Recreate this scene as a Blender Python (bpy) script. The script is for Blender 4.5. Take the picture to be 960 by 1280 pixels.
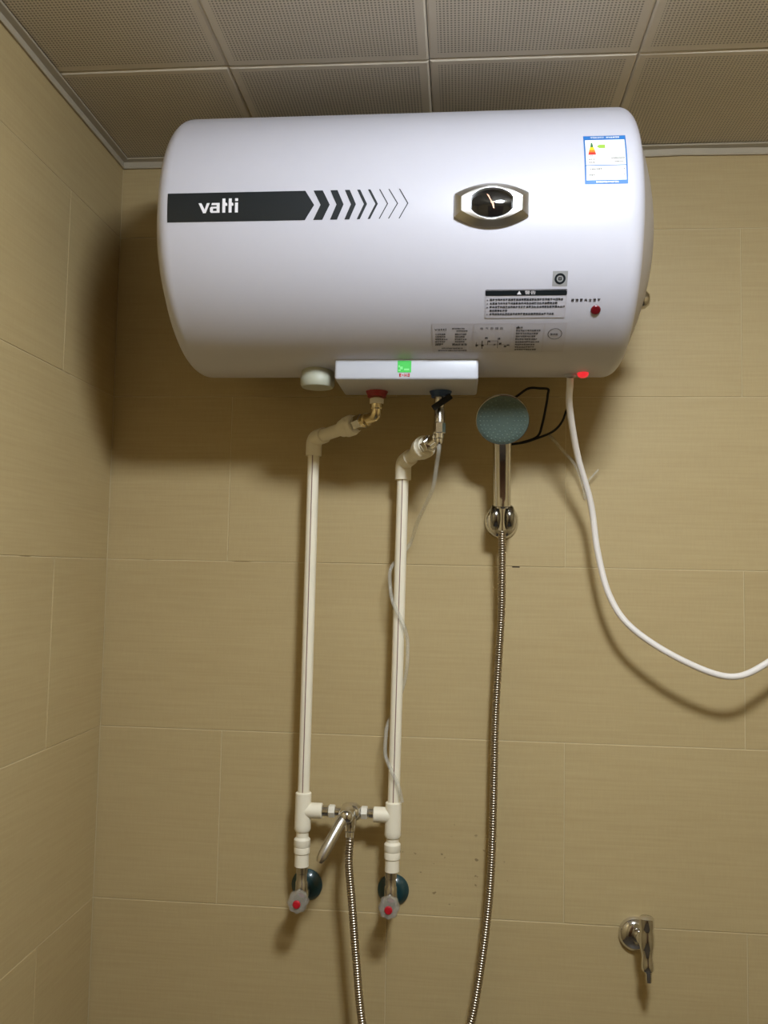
import bpy, bmesh, math, random
from mathutils import Vector, Matrix, noise
random.seed(4)
S = bpy.context.scene
COL = S.collection
PI = math.pi
for o in list(bpy.data.objects):
    bpy.data.objects.remove(o)

# ------------------------------------------------------------------ camera
F_PX = 1059.15
yaw, pitch, roll = 0.0897726, 0.0679907, 0.0192688
f0 = Vector((-math.sin(yaw), math.cos(yaw), 0)); r0 = Vector((math.cos(yaw), math.sin(yaw), 0)); u0 = Vector((0, 0, 1))
fw = f0 * math.cos(pitch) + u0 * math.sin(pitch); u1 = -f0 * math.sin(pitch) + u0 * math.cos(pitch)
rr = r0 * math.cos(roll) + u1 * math.sin(roll); uu = -r0 * math.sin(roll) + u1 * math.cos(roll)
cam_d = bpy.data.cameras.new('camera'); cam = bpy.data.objects.new('camera', cam_d); COL.objects.link(cam)
cam.matrix_world = Matrix(((rr.x, uu.x, -fw.x, 0.64057), (rr.y, uu.y, -fw.y, -1.49783), (rr.z, uu.z, -fw.z, 1.49029), (0, 0, 0, 1)))
cam_d.sensor_fit = 'VERTICAL'; cam_d.sensor_height = 36.0; cam_d.lens = 36.0 * F_PX / 1280.0
cam_d.clip_start = 0.01
S.camera = cam

# ------------------------------------------------------------------ world, light, exposure
W = bpy.data.worlds.new('world'); S.world = W; W.use_nodes = True
W.node_tree.nodes['Background'].inputs[0].default_value = (0.5, 0.5, 0.5, 1)
W.node_tree.nodes['Background'].inputs[1].default_value = 0.02
LAMP = Vector((0.87, -1.15, 2.222)); LAMP_R = 0.115; LAMP_H = 0.056   # flattened opal dome under the ceiling
LAMP_STRENGTH = 196.0; LAMP_COLOR = (0.86, 0.93, 1.0)
S.view_settings.view_transform = 'Standard'; S.view_settings.look = 'None'
S.view_settings.gamma = 1.0; S.view_settings.use_curve_mapping = False
S.view_settings.exposure = 0.0

# ------------------------------------------------------------------ materials
MAT = {}
def srgb(r, g, b):
    c = lambda v: (v / 12.92 if v <= 0.04045 else ((v + 0.055) / 1.055) ** 2.4)
    return (c(r / 255), c(g / 255), c(b / 255), 1)
class NT:
    def __init__(s, name):
        m = bpy.data.materials.new(name); m.use_nodes = True
        s.m = m; s.t = m.node_tree; s.b = s.t.nodes['Principled BSDF']; MAT[name] = m
    def n(s, typ, **kw):
        x = s.t.nodes.new(typ)
        for k, v in kw.items():
            if k.startswith('i_'): x.inputs[int(k[2:])].default_value = v
            else: setattr(x, k, v)
        return x
    def l(s, a, b): s.t.links.new(a, b)
    def math(s, op, a, b=None, c=None):
        x = s.n('ShaderNodeMath', operation=op)
        for i, v in enumerate((a, b, c)):
            if v is None: continue
            if isinstance(v, (int, float)): x.inputs[i].default_value = v
            else: s.l(v, x.inputs[i])
        return x.outputs[0]
    def mix(s, fac, a, b):
        x = s.n('ShaderNodeMix', data_type='RGBA')
        for sock, v in ((x.inputs[0], fac), (x.inputs[6], a), (x.inputs[7], b)):
            if isinstance(v, (int, float, tuple)): sock.default_value = v
            else: s.l(v, sock)
        return x.outputs[2]
def simple(name, col, rough=0.5, metal=0.0, grain=0.04, scale=60, alpha=1.0, emit=None, coat=0.0, spec=0.5, bump=0.0):
    t = NT(name); b = t.b
    b.inputs['Roughness'].default_value = rough; b.inputs['Metallic'].default_value = metal
    b.inputs['Alpha'].default_value = alpha; b.inputs['Coat Weight'].default_value = coat
    b.inputs['Specular IOR Level'].default_value = spec
    geo = t.n('ShaderNodeNewGeometry'); nz = t.n('ShaderNodeTexNoise'); nz.inputs['Scale'].default_value = scale
    t.l(geo.outputs['Position'], nz.inputs['Vector'])
    dark = tuple(c * (1 - grain * 2) for c in col[:3]) + (1,)
    t.l(t.mix(nz.outputs['Fac'], dark, col), b.inputs['Base Color'])
    if bump:
        bp = t.n('ShaderNodeBump'); bp.inputs['Strength'].default_value = bump; bp.inputs['Distance'].default_value = 0.001
        t.l(nz.outputs['Fac'], bp.inputs['Height']); t.l(bp.outputs['Normal'], b.inputs['Normal'])
    if emit:
        b.inputs['Emission Color'].default_value = emit[0]; b.inputs['Emission Strength'].default_value = emit[1]
    return t.m

TILE_A = srgb(184, 165, 122); TILE_B = srgb(170, 149, 107)
def tile_material():
    t = NT('beige_tile'); b = t.b
    geo = t.n('ShaderNodeNewGeometry'); oi = t.n('ShaderNodeObjectInfo')
    vm = t.n('ShaderNodeVectorMath', operation='MULTIPLY'); vm.inputs[1].default_value = (9, 9, 260)
    t.l(geo.outputs['Position'], vm.inputs[0])
    n1 = t.n('ShaderNodeTexNoise', noise_dimensions='4D'); n1.inputs['Scale'].default_value = 1.0; n1.inputs['Detail'].default_value = 2
    t.l(vm.outputs[0], n1.inputs['Vector']); t.l(t.math('MULTIPLY', oi.outputs['Random'], 30.0), n1.inputs['W'])
    vm2 = t.n('ShaderNodeVectorMath', operation='MULTIPLY'); vm2.inputs[1].default_value = (420, 420, 40)
    t.l(geo.outputs['Position'], vm2.inputs[0])
    n2 = t.n('ShaderNodeTexNoise'); n2.inputs['Scale'].default_value = 1.0; t.l(vm2.outputs[0], n2.inputs['Vector'])
    vm3 = t.n('ShaderNodeVectorMath', operation='MULTIPLY'); vm3.inputs[1].default_value = (3.0, 3.0, 9.0)
    t.l(geo.outputs['Position'], vm3.inputs[0])
    n3 = t.n('ShaderNodeTexNoise'); n3.inputs['Scale'].default_value = 1.0; t.l(vm3.outputs[0], n3.inputs['Vector'])
    h = t.math('ADD', t.math('MULTIPLY', n1.outputs['Fac'], 0.5), t.math('MULTIPLY', n2.outputs['Fac'], 0.25))
    h = t.math('ADD', h, t.math('MULTIPLY', n3.outputs['Fac'], 0.25))
    h = t.math('ADD', h, t.math('MULTIPLY', oi.outputs['Random'], 0.10))
    rp = t.n('ShaderNodeMapRange'); rp.inputs[1].default_value = 0.30; rp.inputs[2].default_value = 0.80
    t.l(h, rp.inputs[0])
    col = t.mix(rp.outputs[0], TILE_B, TILE_A)
    # scattered specks of splashed dirt, densest round the taps
    sx = t.n('ShaderNodeSeparateXYZ'); t.l(geo.outputs['Position'], sx.inputs[0])
    dx = t.math('DIVIDE', t.math('SUBTRACT', sx.outputs[0], 0.63), 0.17); dz = t.math('DIVIDE', t.math('SUBTRACT', sx.outputs[2], 0.985), 0.12)
    d2 = t.math('ADD', t.math('MULTIPLY', dx, dx), t.math('MULTIPLY', dz, dz))
    reg = t.math('MAXIMUM', t.math('SUBTRACT', 1.0, d2), 0.0)
    vs = t.n('ShaderNodeVectorMath', operation='MULTIPLY'); vs.inputs[1].default_value = (75, 30, 120); t.l(geo.outputs['Position'], vs.inputs[0])
    ns = t.n('ShaderNodeTexNoise'); ns.inputs['Scale'].default_value = 1.0; ns.inputs['Detail'].default_value = 2; t.l(vs.outputs[0], ns.inputs['Vector'])
    thr = t.math('SUBTRACT', 0.80, t.math('MULTIPLY', t.math('POWER', reg, 0.5), 0.14))
    sp = t.math('MULTIPLY', t.math('MINIMUM', t.math('MAXIMUM', t.math('MULTIPLY', t.math('SUBTRACT', ns.outputs['Fac'], thr), 22.0), 0.0), 1.0), 0.6)
    col = t.mix(sp, col, srgb(88, 70, 44))
    t.l(col, b.inputs['Base Color'])
    b.inputs['Roughness'].default_value = 0.55; b.inputs['Specular IOR Level'].default_value = 0.3
    bp = t.n('ShaderNodeBump'); bp.inputs['Strength'].default_value = 0.12; bp.inputs['Distance'].default_value = 0.001
    t.l(h, bp.inputs['Height']); t.l(bp.outputs['Normal'], b.inputs['Normal'])
    return t.m
tile_material()
def grout_material():
    t = NT('grout'); geo = t.n('ShaderNodeNewGeometry'); nz = t.n('ShaderNodeTexNoise'); nz.inputs['Scale'].default_value = 9.0; nz.inputs['Detail'].default_value = 4
    t.l(geo.outputs['Position'], nz.inputs['Vector'])
    mr = t.n('ShaderNodeMapRange'); mr.inputs[1].default_value = 0.30; mr.inputs[2].default_value = 0.38; t.l(nz.outputs['Fac'], mr.inputs[0])
    t.l(t.mix(mr.outputs[0], srgb(140, 121, 86), srgb(194, 178, 140)), t.b.inputs['Base Color']); t.b.inputs['Roughness'].default_value = 0.9
grout_material()
def panel_material():
    t = NT('perforated_panel'); b = t.b
    geo = t.n('ShaderNodeNewGeometry'); tc = t.n('ShaderNodeTexCoord')
    sp = t.n('ShaderNodeSeparateXYZ'); t.l(geo.outputs['Position'], sp.inputs[0])
    fx = t.math('SUBTRACT', t.math('FRACT', t.math('MULTIPLY', sp.outputs[0], 196.1)), 0.5)
    fy = t.math('SUBTRACT', t.math('FRACT', t.math('MULTIPLY', sp.outputs[1], 196.1)), 0.5)
    d = t.math('SQRT', t.math('ADD', t.math('MULTIPLY', fx, fx), t.math('MULTIPLY', fy, fy)))
    hole = t.n('ShaderNodeMapRange'); hole.inputs[1].default_value = 0.36; hole.inputs[2].default_value = 0.24; t.l(d, hole.inputs[0])
    g = t.n('ShaderNodeSeparateXYZ'); t.l(tc.outputs['Generated'], g.inputs[0])
    ex = t.math('SUBTRACT', 0.5, t.math('ABSOLUTE', t.math('SUBTRACT', g.outputs[0], 0.5)))
    ey = t.math('SUBTRACT', 0.5, t.math('ABSOLUTE', t.math('SUBTRACT', g.outputs[1], 0.5)))
    inside = t.math('GREATER_THAN', t.math('MINIMUM', ex, ey), 0.043)
    hm = t.math('MULTIPLY', hole.outputs[0], inside)
    nz = t.n('ShaderNodeTexNoise'); nz.inputs['Scale'].default_value = 14; t.l(geo.outputs['Position'], nz.inputs['Vector'])
    base = t.mix(nz.outputs['Fac'], srgb(206, 197, 180), srgb(218, 209, 193))
    t.l(t.mix(t.math('MULTIPLY', hm, 0.62), base, srgb(44, 38, 28)), b.inputs['Base Color'])
    b.inputs['Roughness'].default_value = 0.6
    bp = t.n('ShaderNodeBump', invert=True); bp.inputs['Strength'].default_value = 0.25; bp.inputs['Distance'].default_value = 0.001
    t.l(hm, bp.inputs['Height']); t.l(bp.outputs['Normal'], b.inputs['Normal'])
panel_material()
def far_tile_material():
    t = NT('far_tile'); b = t.b; geo = t.n('ShaderNodeNewGeometry'); s = t.n('ShaderNodeSeparateXYZ'); t.l(geo.outputs['Position'], s.inputs[0])
    c = t.n('ShaderNodeCombineXYZ'); t.l(t.math('ADD', s.outputs[0], s.outputs[1]), c.inputs[0]); t.l(s.outputs[2], c.inputs[1])
    bt = t.n('ShaderNodeTexBrick'); bt.inputs['Scale'].default_value = 1.0; bt.inputs['Brick Width'].default_value = 0.6; bt.inputs['Row Height'].default_value = 0.3
    bt.inputs['Mortar Size'].default_value = 0.0012; bt.inputs['Color1'].default_value = TILE_A; bt.inputs['Color2'].default_value = TILE_B; bt.inputs['Mortar'].default_value = srgb(226, 210, 170)
    t.l(c.outputs[0], bt.inputs['Vector']); t.l(bt.outputs['Color'], b.inputs['Base Color']); b.inputs['Roughness'].default_value = 0.55
far_tile_material()
def floor_material():
    t = NT('floor_tile'); b = t.b; geo = t.n('ShaderNodeNewGeometry')
    bt = t.n('ShaderNodeTexBrick'); bt.inputs['Scale'].default_value = 1.0; bt.inputs['Brick Width'].default_value = 0.3; bt.inputs['Row Height'].default_value = 0.3; bt.offset = 0
    bt.inputs['Mortar Size'].default_value = 0.002; bt.inputs['Color1'].default_value = srgb(70, 61, 50); bt.inputs['Color2'].default_value = srgb(64, 56, 46); bt.inputs['Mortar'].default_value = srgb(70, 64, 56)
    t.l(geo.outputs['Position'], bt.inputs['Vector']); t.l(bt.outputs['Color'], b.inputs['Base Color']); b.inputs['Roughness'].default_value = 0.5
floor_material()

simple('enamel_white', srgb(193, 192, 202), 0.36, grain=0.01, spec=0.5)
simple('plastic_white', srgb(184, 186, 195), 0.35, grain=0.01)
simple('plastic_cap', srgb(170, 171, 154), 0.45, grain=0.02)
simple('end_cap_grey', srgb(176, 168, 160), 0.5, grain=0.02)
simple('print_black', srgb(20, 27, 32), 0.4, grain=0.02)
simple('print_grey', srgb(50, 46, 46), 0.5, grain=0.02)
simple('print_white', srgb(232, 230, 236), 0.45, grain=0.01)
simple('sticker_clear', srgb(188, 186, 195), 0.4, grain=0.01)
simple('sticker_grey', srgb(150, 150, 150), 0.4, grain=0.02)
simple('sticker_line', srgb(186, 180, 184), 0.4, grain=0.02)
simple('label_blue', srgb(34, 108, 182), 0.4, grain=0.02)
simple('label_white', srgb(246, 246, 240), 0.45, grain=0.01)
simple('label_green', srgb(40, 105, 50), 0.45, grain=0.02)
simple('label_lime', srgb(150, 190, 70), 0.45, grain=0.02)
simple('label_yellow', srgb(245, 205, 30), 0.45, grain=0.02)
simple('label_orange', srgb(240, 130, 40), 0.45, grain=0.02)
simple('label_red', srgb(205, 50, 40), 0.45, grain=0.02)
simple('sticker_green', srgb(52, 190, 70), 0.4, grain=0.02)
simple('sticker_green_light', srgb(120, 220, 130), 0.4, grain=0.02)
simple('red_plastic', srgb(104, 10, 20), 0.35, grain=0.02)
simple('red_collar', srgb(150, 26, 30), 0.45, grain=0.04)
simple('blue_collar', srgb(28, 62, 108), 0.45, grain=0.04)
simple('red_lamp', srgb(230, 50, 60), 0.3, grain=0.0, emit=(srgb(255, 48, 60), 0.7))
simple('satin_silver', (0.62, 0.60, 0.54, 1), 0.3, 1.0, grain=0.02)
simple('silver_rim', (0.90, 0.89, 0.88, 1), 0.42, 1.0, grain=0.01)
simple('dial_black', srgb(18, 18, 18), 0.06, grain=0.02, coat=1.0)
simple('needle_orange', srgb(250, 170, 130), 0.35, grain=0.02)
simple('chrome', (0.72, 0.71, 0.69, 1), 0.1, 1.0, grain=0.02)
simple('chrome_worn', (0.55, 0.52, 0.47, 1), 0.24, 1.0, grain=0.06, scale=160)
simple('brass', (0.72, 0.60, 0.36, 1), 0.22, 1.0, grain=0.05, scale=120)
simple('hose_metal', (0.40, 0.34, 0.26, 1), 0.30, 1.0, grain=0.05, scale=200)
simple('ppr_white', srgb(236, 228, 206), 0.45, grain=0.025, scale=40)
simple('ppr_stripe', srgb(128, 92, 86), 0.5, grain=0.05)
simple('ptfe_tape', srgb(226, 220, 204), 0.7, grain=0.06, scale=300)
simple('chrome_dark', (0.30, 0.29, 0.27, 1), 0.15, 1.0, grain=0.02)
simple('teal_film', srgb(18, 56, 60), 0.3, grain=0.06, coat=0.3)
simple('clear_knob', srgb(168, 164, 156), 0.08, grain=0.03, alpha=0.5, coat=1.0)
simple('valve_red', srgb(178, 20, 36), 0.35, grain=0.03)
simple('black_rubber', srgb(12, 10, 9), 0.75, grain=0.05)
simple('cord_white', srgb(232, 226, 220), 0.42, grain=0.02)
simple('clear_plastic', srgb(214, 214, 204), 0.1, grain=0.03, alpha=0.26, coat=0.5)
simple('shower_face', srgb(94, 112, 106), 0.5, grain=0.08, scale=120, bump=0.2)
simple('nozzle_rubber', srgb(108, 126, 120), 0.5, grain=0.05)
simple('trim_metal', srgb(180, 170, 150), 0.42, 0.0, grain=0.05, scale=30)
simple('added_door_brown', srgb(96, 66, 44), 0.45, grain=0.1, scale=12)
simple('dark_gap', srgb(40, 32, 22), 0.9, grain=0.05)
simple('lamp_socket', srgb(235, 232, 225), 0.4, grain=0.01)
simple('bulb_glow', srgb(255, 250, 240), 0.5, grain=0.0, emit=(LAMP_COLOR + (1,), LAMP_STRENGTH))

# ------------------------------------------------------------------ object helpers
def link(name, me, mat=None, parent=None, smooth=False, **props):
    o = bpy.data.objects.new(name, me); COL.objects.link(o)
    if mat is not None and len(me.materials) == 0: me.materials.append(MAT[mat])
    if parent is not None: o.parent = parent
    for k, v in props.items(): o[k] = v
    return o
def auto(bm, ang=35):
    bm.normal_update()
    for f in bm.faces: f.smooth = True
    a = math.radians(ang)
    for e in bm.edges:
        if len(e.link_faces) == 2 and e.calc_face_angle(0) > a: e.smooth = False
def mesh(bm, name='mesh', ang=35):
    bmesh.ops.recalc_face_normals(bm, faces=bm.faces[:])
    auto(bm, ang)
    me = bpy.data.meshes.new(name); bm.to_mesh(me); bm.free(); return me
def part(name, bm, mat, parent, ang=35, **props):
    return link(name, mesh(bm, name, ang), mat, parent, **props)
def thing(name, label, cat, loc=(0, 0, 0), group=None):
    o = bpy.data.objects.new(name, None); COL.objects.link(o); o.empty_display_size = 0.02
    o.location = loc; o['label'] = label; o['category'] = cat
    if group: o['group'] = group
    return o
# geometry is written in world coordinates; each thing's parts are shifted to its base at the very end
def frame(axis):
    a = Vector(axis).normalized()
    h = Vector((0, 0, 1)) if abs(a.z) < 0.9 else Vector((0, -1, 0))
    x = h.cross(a).normalized(); y = a.cross(x); return x, y, a
def lathe(bm, origin, axis, prof, seg=24, phase=0.0):
    """prof: list of (t along axis, radius)"""
    o = Vector(origin); x, y, a = frame(axis); rings = []
    for t, r in prof:
        if r < 1e-6: rings.append([bm.verts.new(o + a * t)])
        else: rings.append([bm.verts.new(o + a * t + (x * math.cos(2 * PI * i / seg + phase) + y * math.sin(2 * PI * i / seg + phase)) * r) for i in range(seg)])
    for A, B in zip(rings, rings[1:]):
        for i in range(seg):
            j = (i + 1) % seg
            if len(A) == 1 and len(B) == 1: continue
            if len(A) == 1: bm.faces.new((A[0], B[i], B[j]))
            elif len(B) == 1: bm.faces.new((A[i], A[j], B[0]))
            else: bm.faces.new((A[i], A[j], B[j], B[i]))
    if len(rings[0]) > 1: bm.faces.new(rings[0][::-1])
    if len(rings[-1]) > 1: bm.faces.new(rings[-1])
    return bm
def cyl(origin, axis, length, r, seg=24, bev=0.001, bm=None, phase=0.0):
    bm = bm or bmesh.new()
    return lathe(bm, origin, axis, [(0, r - bev), (bev, r), (length - bev, r), (length, r - bev)], seg, phase)
def between(p, q, r, seg=24, bev=0.001, bm=None, phase=0.0):
    p = Vector(p); q = Vector(q); return cyl(p, q - p, (q - p).length, r, seg, bev, bm, phase)
def spline(pts, n=12):
    P = [Vector(p) for p in pts]; out = []
    for i in range(len(P) - 1):
        p0 = P[i - 1] if i else P[0] * 2 - P[1]; p1, p2 = P[i], P[i + 1]; p3 = P[i + 2] if i + 2 < len(P) else P[-1] * 2 - P[-2]
        for k in range(n):
            t = k / n
            out.append(0.5 * ((2 * p1) + (p2 - p0) * t + (2 * p0 - 5 * p1 + 4 * p2 - p3) * t * t + (3 * p1 - p0 - 3 * p2 + p3) * t ** 3))
    out.append(P[-1]); return out
def resample(path, step):
    L = [0]
    for a, b in zip(path, path[1:]): L.append(L[-1] + (b - a).length)
    n = max(2, int(L[-1] / step)); out = []; k = 0
    for i in range(n + 1):
        d = L[-1] * i / n
        while k < len(path) - 2 and L[k + 1] < d: k += 1
        seg = L[k + 1] - L[k]; out.append(path[k].lerp(path[k + 1], (d - L[k]) / seg if seg else 0))
    return out
def tube(bm, path, rad, seg=10):
    """rad: number or function(i)"""
    rings = []; n = len(path); x = None
    for i, p in enumerate(path):
        t = (path[min(i + 1, n - 1)] - path[max(i - 1, 0)]).normalized()
        if x is None: x = frame(t)[0]
        x = (x - t * x.dot(t)).normalized(); y = t.cross(x)
        r = rad(i) if callable(rad) else rad
        rings.append([bm.verts.new(p + (x * math.cos(2 * PI * k / seg) + y * math.sin(2 * PI * k / seg)) * r) for k in range(seg)])
    for A, B in zip(rings, rings[1:]):
        for k in range(seg): bm.faces.new((A[k], A[(k + 1) % seg], B[(k + 1) % seg], B[k]))
    bm.faces.new(rings[0][::-1]); bm.faces.new(rings[-1]); return bm
def box(x0, x1, y0, y1, z0, z1, bev=0.0, seg=2, bm=None):
    bm = bm or bmesh.new()
    r = bmesh.ops.create_cube(bm, size=1.0)
    for v in r['verts']: v.co = Vector(((x0 + x1) / 2 + v.co.x * (x1 - x0), (y0 + y1) / 2 + v.co.y * (y1 - y0), (z0 + z1) / 2 + v.co.z * (z1 - z0)))
    if bev:
        es = list({e for v in r['verts'] for e in v.link_edges})
        bmesh.ops.bevel(bm, geom=es, offset=bev, segments=seg, affect='EDGES', profile=0.5)
    return bm

# ------------------------------------------------------------------ the room
RX, RY, CEIL = 1.75, -2.3, 2.25
G = 0.0007                                        # half a joint
def structure(name, bm, mat): return part(name, bm, mat, None, kind='structure')
wall_back = structure('wall_back', box(-0.06, RX + 0.06, 0.0009, 0.06, -0.06, 2.33), 'grout')
wall_left = structure('wall_left', box(-0.06, -0.0009, RY - 0.06, 0.0009, -0.06, 2.33), 'grout')
wall_right = structure('wall_right', box(RX, RX + 0.06, RY - 0.06, 0.0, -0.06, 2.33), 'far_tile')
wall_front = structure('wall_front', box(0.0, RX, RY - 0.06, RY, -0.06, 2.33), 'far_tile')
floor = structure('floor', box(0.0, RX, RY, 0.0, -0.06, 0.0), 'floor_tile')
ceiling = structure('ceiling', box(0.0, RX, RY, 0.0, CEIL + 0.012, CEIL + 0.05), 'dark_gap')
tile_cache = {}
def tile_mesh(w, h):
    k = (round(w, 4), round(h, 4))
    if k not in tile_cache:
        m = mesh(box(0, w - 2 * G, 0, 0.004, 0, h - 2 * G, 0.0006, 1), 'tile', 20); m.materials.append(MAT['beige_tile']); tile_cache[k] = m
    return tile_cache[k]
def tiles(wall, length, seams_for_row, place):
    for r in range(8):
        z0, z1 = r * 0.3, min((r + 1) * 0.3, CEIL)
        cuts = [0.0] + [s for s in seams_for_row(r) if 0.0 < s < length] + [length]
        for a, b in zip(cuts, cuts[1:]):
            o = link('tile', tile_mesh(b - a, z1 - z0), None, wall); place(o, a, b, z0)
def seams(first):
    return lambda r: [first(r) + 0.6 * k for k in range(-1, 6)]
rt = random.Random(7)
def place_back(o, a, b, z0):
    o.location = (a + G, rt.uniform(-0.0003, 0.0003), z0 + G)
def place_left(o, a, b, z0):
    o.location = (rt.uniform(-0.0003, 0.0003), -b + G, z0 + G); o.rotation_euler = (0, 0, PI / 2)
tiles(wall_back, RX, seams(lambda r: 0.224 if r % 2 else 0.524), place_back)
tiles(wall_left, -RY, seams(lambda r: 0.202 if r % 2 == 0 else 0.502), place_left)
part('grout_chip', box(0.7325, 0.7455, 0.0001, 0.0006, 1.4984, 1.5004), 'dark_gap', wall_back)

# unseen dark brown door, added behind the camera to cut bounced light
added_door = structure('added_door_1', box(0.55, 1.35, RY + 0.0005, RY + 0.04, 0.001, 2.0, 0.004), 'added_door_brown')
for z0, z1 in ((0.15, 0.90), (1.05, 1.85)):
    part('added_door_panel', box(0.67, 1.23, RY + 0.0385, RY + 0.048, z0, z1, 0.006), 'added_door_brown', added_door)
bm = bmesh.new(); cyl((0.62, RY + 0.038, 1.0), (0, 1, 0), 0.045, 0.011, 20, .002, bm); between((0.615, RY + 0.078, 1.0), (0.73, RY + 0.078, 1.0), .009, 16, .002, bm)
part('added_door_handle', bm, 'chrome', added_door)

# perforated ceiling panels
def panel_mesh(w, d):
    bm = bmesh.new(); g = 0.0005; c = 0.0030
    base = [(g, g), (w - g, g), (w - g, d - g), (g, d - g)]; inn = [(g + c, g + c), (w - g - c, g + c), (w - g - c, d - g - c), (g + c, d - g - c)]
    T = [bm.verts.new((x, y, 0.012)) for x, y in base]; A = [bm.verts.new((x, y, 0.0020)) for x, y in base]; B = [bm.verts.new((x, y, 0)) for x, y in inn]
    for i in range(4):
        j = (i + 1) % 4; bm.faces.new((T[i], T[j], A[j], A[i])); bm.faces.new((A[i], A[j], B[j], B[i]))
    bm.faces.new(B); bm.faces.new(T)
    m = mesh(bm, 'ceiling_panel', 10); m.materials.append(MAT['perforated_panel']); return m
pcache = {}
xs = [0.0] + [0.2797 + 0.306 * k for k in range(5)] + [RX]; ys = [0.0] + [0.281 + 0.306 * k for k in range(7)] + [-RY]
rp = random.Random(3)
for i in range(len(xs) - 1):
    for j in range(len(ys) - 1):
        w, d = xs[i + 1] - xs[i], ys[j + 1] - ys[j]; k = (round(w, 3), round(d, 3))
        if w < 0.01 or d < 0.01: continue
        if k not in pcache: pcache[k] = panel_mesh(w, d)
        o = link('ceiling_panel', pcache[k], None, ceiling)
        o.location = (xs[i], -ys[j + 1], CEIL + rp.uniform(-0.0006, 0.0010)); o.rotation_euler = (rp.uniform(-.004, .004), rp.uniform(-.004, .004), 0)
# metal edge trims (stepped profile: lip under the panels, shadow step, lower bead)
def trim(name, p0, p1, out):
    p0, p1, out = Vector(p0), Vector(p1), Vector(out)
    prof = [(0.0, 2.2325), (0.0042, 2.2318), (0.0052, 2.2335), (0.0048, 2.2358), (0.0022, 2.2372), (0.0022, 2.2452), (0.0125, 2.2462), (0.0135, 2.2474), (0.0135, 2.2486), (0.0, 2.2486)]
    bm = bmesh.new(); rings = []; n = 24
    for i in range(n + 1):
        c = p0.lerp(p1, i / n); wob = 0.0007 * math.sin(i * 1.9) + 0.0005 * math.sin(i * 3.7 + 1)
        rings.append([bm.verts.new(c + out * (u * (1.0)) + Vector((0, 0, z - 0.0 + (wob if z < 2.246 else 0)))) for u, z in prof])
    m = len(prof)
    for A, B in zip(rings, rings[1:]):
        for k in range(m): bm.faces.new((A[k], A[(k + 1) % m], B[(k + 1) % m], B[k]))
    bm.faces.new(rings[0]); bm.faces.new(rings[-1][::-1])
    return structure(name, bm, 'trim_metal')
trim('trim_1', (0, -0.0005, 0), (0, RY, 0), (1, 0, 0))
trim('trim_2', (0.0005, 0, 0), (RX, 0, 0), (0, -1, 0))

# ------------------------------------------------------------------ water heater
XL, XR, HY, HZ, HR = 0.219, 0.877, -0.2168, 1.9838, 0.1937
heater = thing('water_heater', 'white horizontal cylindrical electric water heater mounted high on the tiled wall', 'water heater', (0.548, -0.2168, 1.79))
bm = bmesh.new(); SEG = 192; fil = 0.022
prof = []
for k in range(9):
    a = PI / 2 * k / 8; prof.append((fil - fil * math.sin(PI / 2 - a) if False else fil * (1 - math.sin(a)), HR - fil + fil * math.cos(PI / 2 - a) if False else HR - fil * (1 - math.cos(a))))
prof = sorted(prof)                                # end rim rounding (t, r)
L = XR - XL
full = prof + [(t, HR) for t in (0.1, 0.2, 0.33, 0.46, 0.56)] + [(L - t, r) for t, r in reversed(prof)]
lathe(bm, (XL, HY, HZ), (1, 0, 0), full, SEG)
part('tank_shell', bm, 'enamel_white', heater, 60)
for sgn, x0 in ((-1, XL), (1, XR)):
    bm = bmesh.new(); rc = HR - fil - 0.001
    pr = [(-0.003, rc), (0.0008, rc)] + [(0.0015 + 0.040 * (1 - (1 - k / 10) ** 2), rc * (1 - k / 10) - 0.002 if k < 10 else 0.0) for k in range(11)]
    lathe(bm, (x0, HY, HZ), (sgn, 0, 0), pr, 96)
    part('end_cap', bm, 'end_cap_grey', heater, 50)
bm = bmesh.new(); lathe(bm, (0.898, -0.200, 1.909), (1, 0, 0), [(0, 0.006), (0.006, 0.006), (0.008, 0.012), (0.014, 0.0145), (0.020, 0.0135), (0.025, 0.009), (0.027, 0.0)], 24)
part('end_knob', bm, 'chrome_worn', heater, 60, label='grey domed knob on the right end cap')
for x in (0.34, 0.76):
    part('mounting_bracket', box(x - 0.02, x + 0.02, -0.05, -0.0006, 2.02, 2.14, 0.002), 'chrome_worn', heater)

# --- flat prints wrapped on the shell: polygons in (x, arc height s) with s measured from the front meridian
def deg(s): return HR * math.radians(s)
def decal(name, polys, mat, parent, off, **props):
    bm = bmesh.new()
    for P in polys:
        vs = [bm.verts.new((x, s, 0)) for x, s in P]
        try: bm.faces.new(vs)
        except ValueError: pass
    wrap(bm, off); return part(name, bm, mat, parent, 60, **props)
def wrap(bm, off):
    ss = [v.co.y for v in bm.verts]
    lo, hi = min(ss), max(ss); st = 0.0045; k = math.ceil(lo / st)
    while k * st < hi:
        g = bm.faces[:] + bm.edges[:] + bm.verts[:]
        bmesh.ops.bisect_plane(bm, geom=g, plane_co=(0, k * st, 0), plane_no=(0, 1, 0)); k += 1
    for v in bm.verts:
        th = v.co.y / HR; r = HR + off
        v.co = Vector((v.co.x, HY - r * math.cos(th), HZ + r * math.sin(th)))
    bm.normal_update()
    for f in bm.faces:
        c = f.calc_center_median()
        if f.normal.dot(Vector((0, c.y - HY, c.z - HZ))) < 0: f.normal_flip()
def rect(x0, x1, s0, s1): return [(x0, s0), (x1, s0), (x1, s1), (x0, s1)]
def round_rect(x0, x1, s0, s1, r, n=4):
    out = []
    for cx, cy, a0 in ((x1 - r, s1 - r, 0), (x0 + r, s1 - r, 90), (x0 + r, s0 + r, 180), (x1 - r, s0 + r, 270)):
        for k in range(n + 1):
            a = math.radians(a0 + 90 * k / n); out.append((cx + r * math.cos(a), cy + r * math.sin(a)))
    return out
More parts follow.
